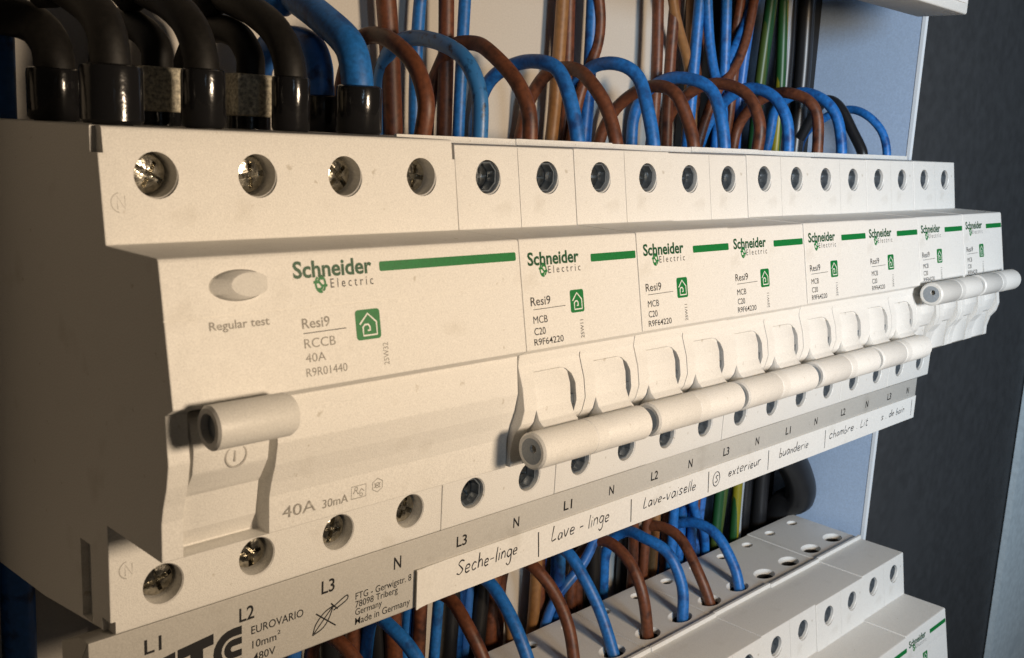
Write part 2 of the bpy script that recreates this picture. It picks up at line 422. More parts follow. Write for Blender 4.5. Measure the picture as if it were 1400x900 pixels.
# toggle: drum, lower slope, bar
tg = put('toggle', mesh((lambda m: (m.prism(fillet([(-17.6, 1.2, 1.0), (-19.1, -3.2, 2), (-18.6, -7.0, 2), (-16.4, -10.6, 0.3), (-15.9, -11.2, 0.3), (-15.0, -17.0, 0.6), (-13.4, -19.9), (-12.8, -19.9), (-12.4, 1.2)]), 3.75, 16.6, 0.3), m)[1])(MB()), 'toggle', M['plastic']), R, LB)
b = MB(); b.cyl((3.2, -24.3, 1.6), (1, 0, 0), 3.3, [(0, 2.9), (0.35, 3.3), (12.6, 3.3), (13.4, 2.9), (13.7, 2.0)], 36)
b.prism([(-25.0, -1.3), (-22.8, 4.4), (-17.8, 0.6), (-18.6, -3.4)], 6.2, 15.2, 0.2)
c = MB(); c.cyl((2.9, -24.3, 1.6), (1, 0, 0), 2, [(-1, 2.15), (4, 2.15)], 24)
bar = put('toggle_bar', mesh(b, 'toggle_bar', M['lever'], c), tg)
b = MB(); b.cyl((4.3, -24.3, 1.6), (1, 0, 0), 2, [(0, 1.9), (1.8, 2.0), (2.6, 2.1)], 20); put('bore_plug', mesh(b, 'bore_plug', M['hub']), tg)
up185 = Face((0, -18.92, -5.2), (0, -0.05, 1), (0, -1, -0.05))
ring = lambda x, z, r, a0=0, a1=360, n=24, ky=1: [(x+r*math.cos(math.radians(a0+(a1-a0)*k/n)), z+ky*r*math.sin(math.radians(a0+(a1-a0)*k/n))) for k in range(n+1)]
put('moulded_mark', strokes([ring(10.8, -5.3, 1.75), [(10.6, -6.2), (10.6, -4.4)]], up185, 0.28, 'moulded_mark', M['mould']), tg)
# writing
put('maker_lettering', letters([('Schneider', 21.7, 36.9, 20.75, 2.55, 0.028)], pl, 'maker_lettering', M['dgreen']), R, LB)
put('maker_lettering', letters([('E l e c t r i c', 28.5, 37.0, 18.85, 1.5, 0.0)], pl, 'maker_lettering', M['dark_ink']), R, LB)
put('maker_swirl', strokes(maker_logo(26.6, 19.6, 1.0), pl, 0.42, 'maker_swirl', M['green']), R, LB)
put('green_bar', rrect(38.5, 70.9, 20.85, 22.45, 0.35, pl, 0.03, 'green_bar', M['green']), R, LB)
em = put('house_emblem', rrect(32.7, 37.7, 10.0, 14.9, 0.6, pl, 0.03, 'house_emblem', M['green']), R, LB)
put('house_outline', strokes(house(32.7, 37.7, 10.0, 14.9), pl, 0.3, 'house_outline', M['white_line'], lift=0.04), em)
put('rating_lettering', letters([('Regular test', 6.8, 16.8, 14.2, 1.25, 0.012), ('Resi9', 22.5, 27.7, 12.95, 1.6, 0.01), ('RCCB', 22.6, 28.5, 9.9, 1.5), ('40A', 22.6, 26.4, 7.7, 1.4), ('R9R01440', 22.5, 30.3, 5.5, 1.35)], pl, 'rating_lettering', M['grey_ink']), R, LB)
put('rating_line', strokes([[(22.6, 12.2), (30.8, 12.3)]], pl, 0.14, 'rating_line', M['dark_ink']), R, LB)
put('week_code', letters([('25W32', 38.9, 42.6, 5.5, 1.1, 0.0, True)], pl, 'week_code', M['grey_ink']), R, LB)
low = upright(-16.33)
put('rating_lettering', letters([('40A', 20.6, 27.0, -18.6, 2.0), ('30mA', 28.4, 33.6, -18.7, 1.5)], low, 'rating_lettering', M['grey_ink']), R, LB)
put('approval_marks', strokes([[(34.3, -18.5), (37.4, -18.5), (37.4, -16.3), (34.3, -16.3), (34.3, -18.5)], smooth2([(34.7, -17.6), (35.2, -17.0), (35.8, -17.8), (36.4, -17.0), (37, -17.5)]), ring(35.3, -16.8, .3, n=8), ring(36.4, -18.0, .3, n=8),
                             [(39.9+1.25*math.cos(math.radians(a)), -17.1+1.25*math.sin(math.radians(a))) for a in range(30, 400, 60)], [(39.1, -17.5), (40.6, -16.7)], [(39.2, -16.7), (40.5, -17.6)], ring(39.9, -17.1, .5, n=8)], low, 0.14, 'approval_marks', M['grey_ink']), R, LB)
ut = Face((0, 0, 24.84), (0, 2.544, 17.66), (0, -17.66, 2.544))
put('moulded_mark', strokes([ring(2.9, 31.2, 1.5, 100, 260, 10), [(2.4, 30.2), (2.4, 32.2), (3.6, 30.2), (3.6, 32.2)]], ut, 0.2, 'moulded_mark', M['mould']), R, LB)
put('moulded_mark', strokes([ring(3.2, -28.9, 1.5, 100, 260, 10), [(2.7, -29.9), (2.7, -27.9), (3.9, -29.9), (3.9, -27.9)]], upright(2.2), 0.2, 'moulded_mark', M['mould']), R, LB)

# ------------------------------------------------------------------ two-pole breaker (two modules)
mprof = fillet([(53, 42.6, 0.6), (21.7, 42.0), (21.6, 43.15), (20.7, 43.15), (20.5, 41.75), (2.544, 41.7, 0.4), (0, 24.84, 0.3), (-16.57, 24.84, 0.7), (-20.36, 3.75, 0.3),
                (-18.4, 2.6, 0.4), (-18.2, 0.4, 1), (-19.8, -4, 2), (-20.5, -8, 2), (-19.8, -11, 1.5), (-18.0, -13.6, 1.5), (-17.2, -17.0, 1), (-17.3, -20.3, 0.4), (2.0, -20.3), (2.2, -39.8, 0.5), (30, -42.4), (53, -43.5, 0.6)])
b = MB(); b.prism(mprof, 0.05, 35.95, 0.16)
c = MB()
for k in range(2):
    x = 18*k
    hole_cut(c, x+9, 35.4, UT(35.4), 3.45, 10); hole_cut(c, x+9, -33.4, 2.2, 3.45, 10)
    el = lambda cx, cy, z, a, b_: [(cx+a*math.cos(t), cy+b_*math.sin(t), z) for t in [2*math.pi*j/28 for j in range(28)]]
    c.loft([el(x+8.2, 28.4, 45, 5.2, 3.5), el(x+8.2, 28.4, 42.0, 5.2, 3.5), el(x+9.6, 28.4, 40.0, 3.7, 3.1), el(x+9.6, 28.4, 30, 3.7, 3.1)])
    c.loft([el(x+8.6, 47.2, 45, 2.7, 2.0), el(x+8.6, 47.2, 42.3, 2.7, 2.0), el(x+9.3, 47.2, 41.2, 1.8, 1.6), el(x+9.3, 47.2, 36, 1.8, 1.6)])
    # toggle window: open downwards, top right corner rounded (outline in x/z swept in y)
    wz = [(3.5, -20.25), (3.5, -1.6), (4.0, -1.1), (11.2, -1.1), (13.2, -1.5), (14.6, -2.7), (15.3, -4.6), (15.3, -20.25)]
    c.loft([[(x+px, y, pz) for px, pz in wz] for y in (-30, -13.0)])
c.box(17.88, 18.12, -30, -16.9, -22, 1.2)             # hairline between the two poles
c.box(17.93, 18.07, -1, 2.6, 24.9, 44)
c.box(-1, 37, -20, -18.22, 15.55, 15.67)
BODY = mesh(b, 'body', M['plastic'], c, 23)

def drum(down):
    m = MB()
    for k in range(2):
        x = 18*k
        if down:
            pr = fillet([(-18.3, -1.35, 0.25), (-19.6, -4.5, 1.5), (-20.1, -8.2, 0.6), (-21.2, -10.5, 1.0), (-23.6, -12.3, 1), (-24.6, -15.0, 1), (-22.2, -17.6, 1), (-17.0, -13.0, 1), (-13.1, -12.5), (-13.1, -1.3)])
        else:
            pr = fillet([(-22.4, 3.4, 1), (-25.0, 0.4, 1), (-22.5, -1.4, 1), (-19.7, -2.4, 0.8), (-20.1, -6, 1.5), (-18.9, -10.4, 1.0), (-17.6, -11.2, 0.4), (-17.25, -20.0, 0.2), (-13.1, -20.0), (-13.1, -1.0), (-18.4, -1.0, .5)])
        m.prism(pr, x+3.7, x+14.1, 0.25)
    return mesh(m, 'toggle', M['plastic'])
def bar(down):
    y, z = (-24.6, -14.7) if down else (-24.6, 1.5)
    m = MB(); r = 3.65
    m.cyl((-1.9, y, z), (1, 0, 0), r, [(0, 3.2), (0.4, r), (15.3, r), (15.45, r-0.1), (15.6, r-0.1), (15.75, r+0.03), (18.9, r+0.03), (19.05, r-0.1), (19.2, r-0.1), (19.35, r), (33.2, r), (33.6, 3.2)], 40)
    c = MB(); c.cyl((-2.4, y-0.5, z+0.6), (1, 0, 0), 1, [(-1, 0.8), (3, 0.8)], 16)
    return mesh(m, 'toggle_bar', M['lever' if not down else 'plastic'], c)
def marks():
    m = MB()
    for k in range(2): m.box(18*k+14.05, 18*k+15.25, -19.7, -16, -8.9, -7.0)
    return mesh(m, 'state_flag', M['well'], smooth=0)
def caps():
    m = MB()
    m.cyl((-1.98, -24.6, -14.7), (1, 0, 0), 1, [(0, 2.2), (0.2, 3.15)], 30)
    c = MB(); c.cyl((-2.4, -25.1, -14.1), (1, 0, 0), 1, [(-1, 0.8), (3, 0.8)], 16)
    return mesh(m, 'bar_end', M['hub'], c)
DR = {True: drum(True), False: drum(False)}; BA = {True: bar(True), False: bar(False)}; FLAG = marks(); CAP = caps()
T_SCH = letters([('Schneider', 2.0, 16.9, 19.75, 2.45, 0.028)], pl, 'maker_lettering', M['dgreen'])
T_ELE = letters([('E l e c t r i c', 7.6, 17.2, 18.0, 1.45, 0.0)], pl, 'maker_lettering', M['dark_ink'])
T_SW = strokes(maker_logo(6.2, 18.75, 0.95), pl, 0.4, 'maker_swirl', M['green'])
T_BAR = rrect(20.6, 35.4, 19.5, 21.1, 0.3, pl, 0.03, 'green_bar', M['green'])
T_EM = rrect(13.4, 17.5, 9.8, 14.3, 0.5, pl, 0.03, 'house_emblem', M['green'])
T_HO = strokes(house(13.4, 17.5, 9.8, 14.3), pl, 0.28, 'house_outline', M['white_line'], lift=0.04)
T_RT = letters([('Resi9', 2.0, 7.6, 12.1, 1.7, 0.004), ('MCB', 2.4, 6.4, 8.7, 1.45), ('C20', 2.4, 5.6, 6.5, 1.4, 0.004), ('R9F64220', 2.2, 10.6, 4.55, 1.3, 0.004)], pl, 'rating_lettering', M['black_ink'])
T_LN = strokes([[(2.6, 11.35), (11.9, 11.45)]], pl, 0.13, 'rating_line', M['dark_ink'])
T_WK = letters([('25W11', 16.9, 20.6, 4.6, 1.0, 0.0, True)], pl, 'week_code', M['dark_ink'])

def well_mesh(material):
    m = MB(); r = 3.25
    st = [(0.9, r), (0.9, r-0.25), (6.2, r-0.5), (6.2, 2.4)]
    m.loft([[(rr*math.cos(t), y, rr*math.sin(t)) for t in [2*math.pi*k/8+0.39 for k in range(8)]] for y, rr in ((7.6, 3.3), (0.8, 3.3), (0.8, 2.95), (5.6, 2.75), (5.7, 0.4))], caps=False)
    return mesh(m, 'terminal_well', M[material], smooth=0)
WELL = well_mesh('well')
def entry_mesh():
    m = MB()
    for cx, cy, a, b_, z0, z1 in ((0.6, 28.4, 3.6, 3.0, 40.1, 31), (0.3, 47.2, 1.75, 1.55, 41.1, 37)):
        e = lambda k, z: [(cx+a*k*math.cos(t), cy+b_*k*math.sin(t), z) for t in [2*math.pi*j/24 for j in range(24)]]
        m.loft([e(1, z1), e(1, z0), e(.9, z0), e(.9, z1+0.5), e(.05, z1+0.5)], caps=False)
    return mesh(m, 'entry_shade_cup', M['dark'])  # black cup added to put the hole's shade into its colour
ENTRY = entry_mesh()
def make_breaker(label, group, down):
    t = thing('circuit_breaker', label, 'breaker', (0, 0, 0), group); L = (0, 0, 44)
    put('body', BODY, t, L)
    for k in range(2):
        for z, y in ((35.4, UT(35.4)+4.4), (-33.4, 2.2+4.4)):
            o = put('terminal_screw', STEEL[(k*2+(z > 0)) % 4], t, (9+18*k, y-0.6, z+44)); o.rotation_euler = (0, 0.5+k, 0); o.scale = (0.82, 1, 0.82)
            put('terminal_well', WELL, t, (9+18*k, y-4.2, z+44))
    for k in range(2): put('entry_shade_cup', ENTRY, t, (9+18*k, 0, 44))
    tg = put('toggle', DR[down], t, L); put('toggle_bar', BA[down], tg)
    if down: put('state_flag', FLAG, t, L)
    if down: put('bar_end', CAP, tg)
    else: put('bar_end', CAP, tg, (0, 0, 16.2))
    put('maker_lettering', T_SCH, t, L); put('maker_lettering', T_ELE, t, L); put('maker_swirl', T_SW, t, L); put('green_bar', T_BAR, t, L)
    e = put('house_emblem', T_EM, t, L); put('house_outline', T_HO, e)
    put('rating_lettering', T_RT, t, L); put('rating_line', T_LN, t, L); put('week_code', T_WK, t, L)
    return t
G1 = 'two-module breakers of the upper row'; G2 = 'breakers of the lower row'
NAMES = ['the breaker touching the wide residual current breaker', 'the breaker above the handwritten words Lave - linge', 'the breaker above the handwritten word Lave-vaiselle',
         'the breaker above the circled handwritten sign', 'the last breaker with its lever down', 'the first breaker with a raised lever', 'the breaker at the right end']
ULAB = ['white two-pole breaker, lever down, touching the wide residual current breaker',
        'white two-pole breaker, lever down, above the handwritten words Lave - linge',
        'white two-pole breaker, lever down, above the handwritten word Lave-vaiselle',
        'white two-pole breaker, lever down, above the circled sign and the word exterieur',
        'white two-pole breaker, last lever down, beside the first raised lever',
        'white two-pole breaker with raised lever, left one of the two raised',
        'white two-pole breaker with raised lever at the far right end of its row']
LLAB = ['lower-row white breaker at the right end beside the dark wall, holes without wires', 'lower-row white breaker second from the right end, a blue wire into its left hole',
        'lower-row white breaker third from the right end, brown and blue wires beside its ridge', 'lower-row white breaker fourth from the right end, partly cut by the picture edge',
        'lower-row white breaker fifth from the right end, mostly under the label strip', 'lower-row white breaker sixth from the right end, only its rear top showing']
down_proto = make_breaker(ULAB[0], G1, True); up_proto = make_breaker(ULAB[5], G1, False)
down_proto.location = Vector((72, 0, -44))*S; up_proto.location = Vector((72+36*5, 0, -44))*S
for i in (1, 2, 3, 4, 6):
    o = copy_tree(down_proto if i < 5 else up_proto)
    o.location = Vector((72+36*i, (0, -.12, .15, -.05, .1, 0, -.15)[i], -44+(0, .1, -.12, .06, -.08, 0, .12)[i]))*S; o['label'] = ULAB[i]
ZR = -155.5
for i in range(6):
    o = copy_tree(down_proto); o.location = Vector((288-36*i, (.1, -.2, .15, -.1, .2, 0)[i], -44+ZR+(.1, -.15, .12, 0, -.1, .1)[i]))*S; o['label'] = LLAB[i]; o['group'] = G2

# ------------------------------------------------------------------ busbar strip with its paper label
bs = thing('busbar_cover', 'long grey-beige plastic busbar cover with phase letters under the upper row', 'busbar', (150, 0, -53))
BL = (-150, 0, 53)
b = MB(); b.prism(fillet([(2.5, -39.95, 0.15), (6.2, -40.2), (13.5, -43.8, 0.5), (13.5, -55.7, 0.5), (2.5, -55.7, 0.5)]), -3.6, 315.7, 0.3)
put('body', mesh(b, 'body', M['strip']), bs, BL)
sf = CoverFace((0, 2.5, 0), (0, 0, 1), (0, -1, 0))
seq = [('L1', 3.9), ('L2', 21.4), ('L3', 38.8), ('N', 56.2), ('L3', 73.2), ('N', 90.4), ('L1', 107.4), ('N', 124.3), ('L2', 141.5), ('N', 158.3), ('L3', 175.4), ('N', 192.6), ('L1', 210), ('N', 228), ('L2', 246), ('N', 264), ('L3', 281), ('N', 297)]
put('phase_lettering', letters([(s, x, x+(3.0 if len(s) > 1 else 1.9), -42.8 if x < 60 else -42.6, 2.6 if x < 60 else 2.35, 0.014) for s, x in seq], sf, 'phase_lettering', M['black_ink']), bs, BL)
put('maker_lettering', letters([('EUROVARIO', 23.8, 34.8, -45.9, 1.55, 0.006), ('10mm', 24.0, 29.0, -48.7, 1.5, 0.006), ('2', 29.2, 29.9, -47.7, 0.8, 0.006), ('480V', 24.2, 28.8, -51.3, 1.5, 0.006),
    ('FTG - Gerwigstr. 8', 46.8, 60.9, -46.4, 1.45, 0.004), ('78098 Triberg', 46.8, 57.4, -48.1, 1.4, 0.004), ('Germany', 46.8, 53.4, -49.7, 1.4, 0.004), ('Made in Germany', 46.8, 60.7, -51.7, 1.5, 0.004)], sf, 'maker_lettering', M['black_ink']), bs, BL)
# slanted maker mark: three heavy letter shapes
mk = MB()
def slab(pts):
    mk.loft([[sf.at(x, z, l) for x, z in pts] for l in (-0.05, 0.03)])
slab([(4.6, -44.9), (9.3, -44.1), (9.3, -46.0), (7.0, -46.4), (7.0, -52.2), (4.6, -52.2)])
slab([(7.3, -47.4), (9.3, -47.1), (9.3, -48.9), (7.3, -49.2)])
slab([(9.7, -44.0), (16.4, -43.2), (16.4, -45.2), (14.4, -45.4), (14.4, -52.2), (12.0, -52.2), (12.0, -45.7), (9.7, -46.0)])
def arc(cx, cz, r0, r1, a0, a1, kx=1.0):
    for k in range(10):
        t0, t1 = math.radians(a0+(a1-a0)*k/10), math.radians(a0+(a1-a0)*(k+1)/10)
        slab([(cx+kx*r0*math.cos(t0), cz+r0*math.sin(t0)), (cx+kx*r1*math.cos(t0), cz+r1*math.sin(t0)), (cx+kx*r1*math.cos(t1), cz+r1*math.sin(t1)), (cx+kx*r0*math.cos(t1), cz+r0*math.sin(t1))])
arc(20.2, -47.4, 2.3, 3.9, 90, 270); arc(20.2, -47.4, 0.5, 1.8, 90, 270)
slab([(20.2, -43.5), (21.9, -43.5), (21.9, -45.1), (20.2, -45.1)]); slab([(20.2, -45.6), (21.9, -45.6), (21.9, -46.9), (20.2, -46.9)])
slab([(20.2, -49.7), (21.9, -49.7), (21.9, -51.3), (20.2, -51.3)]); slab([(20.2, -47.9), (21.9, -47.9), (21.9, -49.2), (20.2, -49.2)])
put('maker_mark', mesh(mk, 'maker_mark', M['black_ink'], smooth=0), bs, BL)
put('crossed_tool_mark', strokes([smooth2([(36.9, -50.6), (37.6, -48.6), (39.4, -46.8), (41.6, -45.9)]), smooth2([(36.9, -50.6), (39.2, -49.8), (40.6, -48.2), (41.6, -45.9)]), smooth2([(37.2, -50.3), (39.3, -48.2), (41.3, -46.2)]),
    smooth2([(41.4, -46.3), (43.9, -45.0), (44.9, -44.8), (44.8, -45.6), (43.4, -46.3), (41.6, -46.9)]), [(37.6, -46.4), (42.2, -50.2)], [(41.0, -45.3), (42.6, -46.9)]], sf, 0.3, 'crossed_tool_mark', M['black_ink']), bs, BL)

lp = thing('paper_label', 'long white paper slip with handwritten circuit names stuck on the busbar cover', 'label', (180, -2, -53))
PL = (-180, 2, 53)
b = MB(); xs = [65.1, 65.5, 66.5, 68.5, 74, 120, 200, 315.6]
b.loft([[(x, y0, -46.9+0.2*(x < 66)), (x, y0-0.32, -46.9), (x, y0-0.34, -55.6), (x, y0, -55.6)] for x, y0 in zip(xs, (1.7, 1.8, 2.1, 2.35, 2.47, 2.47, 2.47, 2.47))])
put('slip', mesh(b, 'slip', M['paper'], smooth=20), lp, PL)
GL = {  # single-stroke handwriting, x-height 1
 's': [[(.6, .85), (.35, 1), (.1, .8), (.3, .5), (.55, .25), (.3, 0), (.02, .12)]], 'S': [[(.9, 1.7), (.5, 1.9), (.15, 1.5), (.5, 1.0), (.8, .5), (.4, 0), (0, .25)]],
 'e': [[(.05, .5), (.55, .6), (.5, .95), (.2, .95), (.05, .5), (.2, .05), (.6, .15)]], 'c': [[(.6, .85), (.3, 1), (.05, .5), (.25, 0), (.6, .15)]],
 'h': [[(.1, 1.9), (.08, 0)], [(.08, .6), (.35, 1), (.55, .7), (.6, 0)]], 'l': [[(.15, 1.9), (.1, .9), (.12, 0)]], 'i': [[(.12, 1), (.1, 0)], [(.14, 1.4), (.18, 1.5)]],
 'n': [[(.08, 1), (.06, 0)], [(.08, .65), (.35, 1), (.55, .7), (.58, 0)]], 'g': [[(.6, .9), (.25, 1), (.05, .5), (.3, .1), (.6, .5), (.6, .95), (.58, -.5), (.3, -.9), (.05, -.6)]],
 'a': [[(.58, .85), (.25, 1), (.05, .4), (.25, 0), (.55, .4), (.6, .95), (.65, 0)]], 'v': [[(.02, 1), (.28, 0), (.6, 1)]], 'u': [[(.05, 1), (.1, .2), (.35, 0), (.55, .4), (.58, 1), (.62, 0)]],
 'x': [[(.05, 1), (.6, 0)], [(.6, 1), (.05, 0)]], 't': [[(.25, 1.6), (.2, .1), (.5, 0)], [(0, 1), (.5, 1.05)]], 'r': [[(.1, 1), (.08, 0)], [(.08, .6), (.3, .95), (.55, .95)]],
 'b': [[(.1, 1.9), (.08, 0), (.5, .1), (.55, .6), (.1, .7)]], 'd': [[(.55, .8), (.2, .9), (.05, .4), (.3, 0), (.55, .4), (.6, 1.9), (.62, 0)]], 'm': [[(.06, 1), (.05, 0)], [(.06, .7), (.28, 1), (.38, .6), (.38, 0)], [(.38, .6), (.6, 1), (.75, .7), (.76, 0)]],
 'o': [[(.3, 1), (.05, .5), (.3, 0), (.58, .5), (.3, 1)]], 'L': [[(.15, 1.9), (.08, .8), (.1, 0), (.6, .1)]], '-': [[(.05, .55), (.5, .6)]], '.': [[(.1, 0), (.16, .1)]], '|': [[(.1, 2.4), (.16, .8), (.2, -1.0)]]}
def hand(s, x0, x1, z, h, seed):
    rnd = random.Random(seed); adv = 0; out = []
    for ch in s:
        if ch == ' ': adv += .55; continue
        g = GL[ch]; k = rnd.uniform(.9, 1.1); dz = rnd.uniform(-.1, .1)
        for ln in g:
            ln = [(adv+px*k+.08*pz, pz*k+dz) for px, pz in ln]
            out.append(smooth2(ln, 4) if len(ln) > 2 else ln)
        adv += (max(p[0] for l in g for p in l)+.22)*k
    kx = (x1-x0)/adv
    return [[(x0+a*kx, z+b*h) for a, b in ln] for ln in out]
pf = CoverFace((0, 2.12, 0), (0, 0, 1), (0, -1, 0))
hw = hand('Seche-linge', 73.2, 92.0, -49.0, 1.75, 1)+hand('Lave - linge', 103.2, 124.9, -49.2, 1.75, 2)+hand('Lave-vaiselle', 138.6, 162.5, -49.4, 1.6, 3)
hw += [ring(172.4, -48.6, 1.7, n=20, ky=1.25)]+hand('S', 171.8, 173.4, -49.7, 1.1, 8)+hand('exterieur', 178.5, 196.5, -49.2, 1.5, 4)+hand('buanderie', 206.8, 225, -49.2, 1.5, 5)+hand('chambre . Lit', 238.5, 267, -49.2, 1.5, 6)+hand('s . de bain', 277, 296.5, -49.2, 1.4, 7)
for x in (98.6, 133.2, 168.2, 200.2, 235.6, 302): hw += [[(x, -45.6), (x+.25, -48.5), (x+.5, -51.8)]]
hw += [[(65.6, -49.4), (65.9, -49.3)]]
put('handwriting', strokes(hw, pf, 0.34, 'handwriting', M['pen'], vary=True), lp, PL)

# end of the next row's busbar cover, seen from below at the top right corner
ub = thing('busbar_cover', 'white end of another busbar cover at the top right corner', 'busbar', (250, -2, 92.5))
b = MB(); b.prism(fillet([(-3.5, 110, 1), (14, 110, 1), (14, 92.5, 0.6), (-3.5, 92.5, 0.8)]), 120, 303.5, 0.5); put('body', mesh(b, 'body', M['paper']), ub, (-250, 2, -92.5))
b = MB(); b.box(160, 301, -3.95, -3.56, 96, 108); put('label_window', mesh(b, 'label_window', M['paper'], smooth=0), ub, (-250, 2, -92.5))

# ------------------------------------------------------------------ wires
def wire(pts, r, material, label, group, name='wire', sub=8):
    o = put(name, None or mesh((lambda m: (m.tube(spline(pts, sub), r, 14), m)[1])(MB()), name, M[material], smooth=60))
    c = sum((Vector(p) for p in pts), Vector())/len(pts)*S
    base = Vector(min(pts, key=lambda p: p[2]))*S
    o.data.transform(Matrix.Translation(-base)); o.location = base
    return tag(o, label, 'cable' if r > 2.95 else 'wire', group)

TOP = {81: [(22.9, 43.0), (22.0, 50.2), (26.1, 57.9), (33.1, 62.8), (41.1, 64.9), (46.5, 63.1), (52.0, 54.9)],
 99: [(23.7, 42.0), (24.3, 52.8), (28.5, 60.2), (36.3, 64.2), (47.1, 66.2), (54.1, 65.0), (59.7, 59.8)],
 117: [(24.7, 42.9), (25.7, 50.4), (30.5, 57.4), (38.6, 63.6), (45.5, 66.5), (53.8, 65.8), (59.3, 60.3), (62.4, 53.6)],
 135: [(24.7, 43.0), (28.0, 53.1), (32.4, 60.5), (37.7, 63.1), (47.2, 63.3), (56.3, 59.7), (61.8, 52.6)],
 153: [(26.6, 42.9), (30.5, 52.1), (36.3, 58.9), (43.3, 62.9), (52.9, 62.4), (59.2, 55.8), (62.0, 48.3)],
 171: [(27.5, 42.9), (30.5, 53.0), (35.3, 62.2), (42.3, 65.7), (52.0, 65.0), (60.2, 59.0), (63.0, 51.2)],
 189: [(26.3, 43.4), (29.1, 50.8), (33.8, 58.2), (40.7, 60.7), (49.0, 59.2), (57.2, 53.5), (62.5, 44.1)],
 207: [(27.3, 43.2), (29.6, 52.7), (33.8, 60.4), (40.2, 63.7), (50.1, 64.2), (58.5, 60.2), (63.0, 52.9)],
 225: [(26.6, 43.2), (26.6, 51.3), (31.0, 59.2), (38.2, 63.1), (46.8, 63.8), (55.2, 60.2), (62.6, 52.7)],
 243: [(25.8, 43.6), (27.4, 53.2), (32.3, 60.2), (39.6, 63.3), (46.7, 62.6), (55.0, 56.2), (60.1, 46.0)],
 261: [(24.8, 43.6), (26.1, 55.2), (30.1, 60.6), (37.4, 63.0), (43.1, 62.9), (50.2, 59.8), (57.0, 51.9)],
 279: [(25.0, 44.0), (27.7, 54.7), (32.7, 61.0), (40.3, 64.1), (46.1, 63.5), (53.1, 58.1)],
 315: [(24.7, 44.2), (27.7, 52.1), (34.3, 58.0), (42.1, 60.1), (51.1, 57.1), (59.9, 49.6)]}
col = {81: 'brown', 99: 'spotted', 117: 'brown', 135: 'blue', 153: 'brown', 171: 'blue', 189: 'brown', 207: 'blue', 225: 'brown', 243: 'blue', 261: 'brown', 279: 'blue', 315: 'blue'}
WN = {'brown': 'brown', 'blue': 'blue', 'spotted': 'smudged blue', 'dblue': 'dark blue'}
for x, pts in TOP.items():
    k = (x-72)//36; side = 'left' if (x-81) % 36 == 0 else 'right'
    if x == 315: lab = 'thin blue wire in a low arch, the last one at the right end'
    else: lab = '%s wire arching into %s' % (WN[col[x]], NAMES[k])
    a = pts[-1]; rw = random.Random(x); dx = [rw.uniform(-1.1, 1.1) for _ in pts]; dx[0] = dx[1] = 0
    wire([(x, 27.5, 35), (x, pts[0][0]+1, 39)]+[(x+d, y+0.4*d, z) for d, (y, z) in zip(dx, pts)]+[(x, min(a[0]+2, 63.5), a[1]-12), (x+1, 62, 5), (x+2, 62, -60)], 1.95 if x != 315 else 1.6, col[x], lab, 'wires arching into the upper row')
# flat black strap between the last two blue wires
b = MB(); sp_ = spline([(297, 26, 40), (297, 26.0, 44.1), (297, 30.6, 51.4), (297, 36, 59.3), (297, 40.8, 62.5), (297, 45.1, 60.5), (297, 52, 48)], 8)
for k in range(1): b.tube([p for p in sp_], 2.0, 10, flat=None)
tag(put('strap', mesh(b, 'strap', M['conduit'], smooth=60)), 'black strap between the last two blue arching wires', 'strap')

# heavy supply cables with sleeves / clamp blocks
def cable(x, pts, r, material, label, sleeve=None, block=False, tail=None):
    t = thing('supply_cable', label, 'cable', (x, pts[0][0], 42.7), 'heavy cables entering the wide breaker')
    inv = (-x, -pts[0][0], -42.7); a = pts[-1]
    P = [(x, pts[0][0], 43.0)]+[(x, y, z) for y, z in pts]+[(x-2, min(a[0]+6, 60), a[1]+4), (x-4, 61, a[1]+60)] if a[1] > 64 else \
        [(x, pts[0][0], 43.0)]+[(x, y, z) for y, z in pts]+[(x, 60.5, a[1]-8), (x, 61, a[1]-30), (x, 61, -80)]
    if tail: P = [(x, pts[0][0], 43.0)]+[(x, y, z) for y, z in pts]+tail
    b = MB(); b.tube(spline(P, 8), r, 18); put('insulation', mesh(b, 'insulation', M[material], smooth=60), t, inv)
    if sleeve:
        rs, z1 = sleeve; y = pts[0][0]
        b = MB(); b.cyl((x, y, 42.75), (0, 0, 1), 1, [(0, rs*0.9), (0.6, rs), (z1-43.8, rs), (z1-43.1, rs*0.97), (z1-42.8, rs*0.86)], 32)
        put('sleeve', mesh(b, 'sleeve', M['sleeve']), t, inv)
    if block:
        y = pts[0][0]
        b = MB(); b.prism(fillet([(y-4.6, 45.2, 0.8), (y+4.6, 45.2, 0.8), (y+4.6, 53.4, 0.8), (y-4.6, 53.4, 0.8)]), x-5.2, x+4.6, 0.7)
        put('clamp_block', mesh(b, 'clamp_block', M['clamp']), t, inv)
        b = MB(); b.cyl((x, y, 42.7), (0, 0, 1), 1, [(0, 4.3), (2.5, 4.3)], 20); put('collar', mesh(b, 'collar', M['sleeve']), t, inv)
    return t
cable(9, [(16.5, 43.0), (16.5, 50.9), (18.0, 57.3), (23.3, 61.6), (36.4, 66.2)], 3.2, 'cable', 'black cable in a glossy sleeve behind the first top screw of the wide breaker', (5.0, 52.3))
cable(27, [(19.6, 43.4), (20.2, 53.6), (23.4, 59.9), (30.6, 64.3), (42.1, 68.0)], 3.1, 'cable', 'black cable in a glossy sleeve between the two metal clamp blocks', (3.9, 53.0))
cable(45, [(19.3, 44.8), (19.9, 55.0), (24.3, 61.2), (32.9, 65.6), (44.0, 69.0)], 3.0, 'cable', 'black cable in a glossy sleeve right of the second metal clamp block', (3.6, 53.0))
cable(63, [(21.9, 45.5), (23.0, 55.0), (26.1, 60.9), (35.3, 66.3), (46.3, 71.4)], 3.3, 'blue', 'thick bright blue cable in a wide black sleeve', (4.7, 52.5))
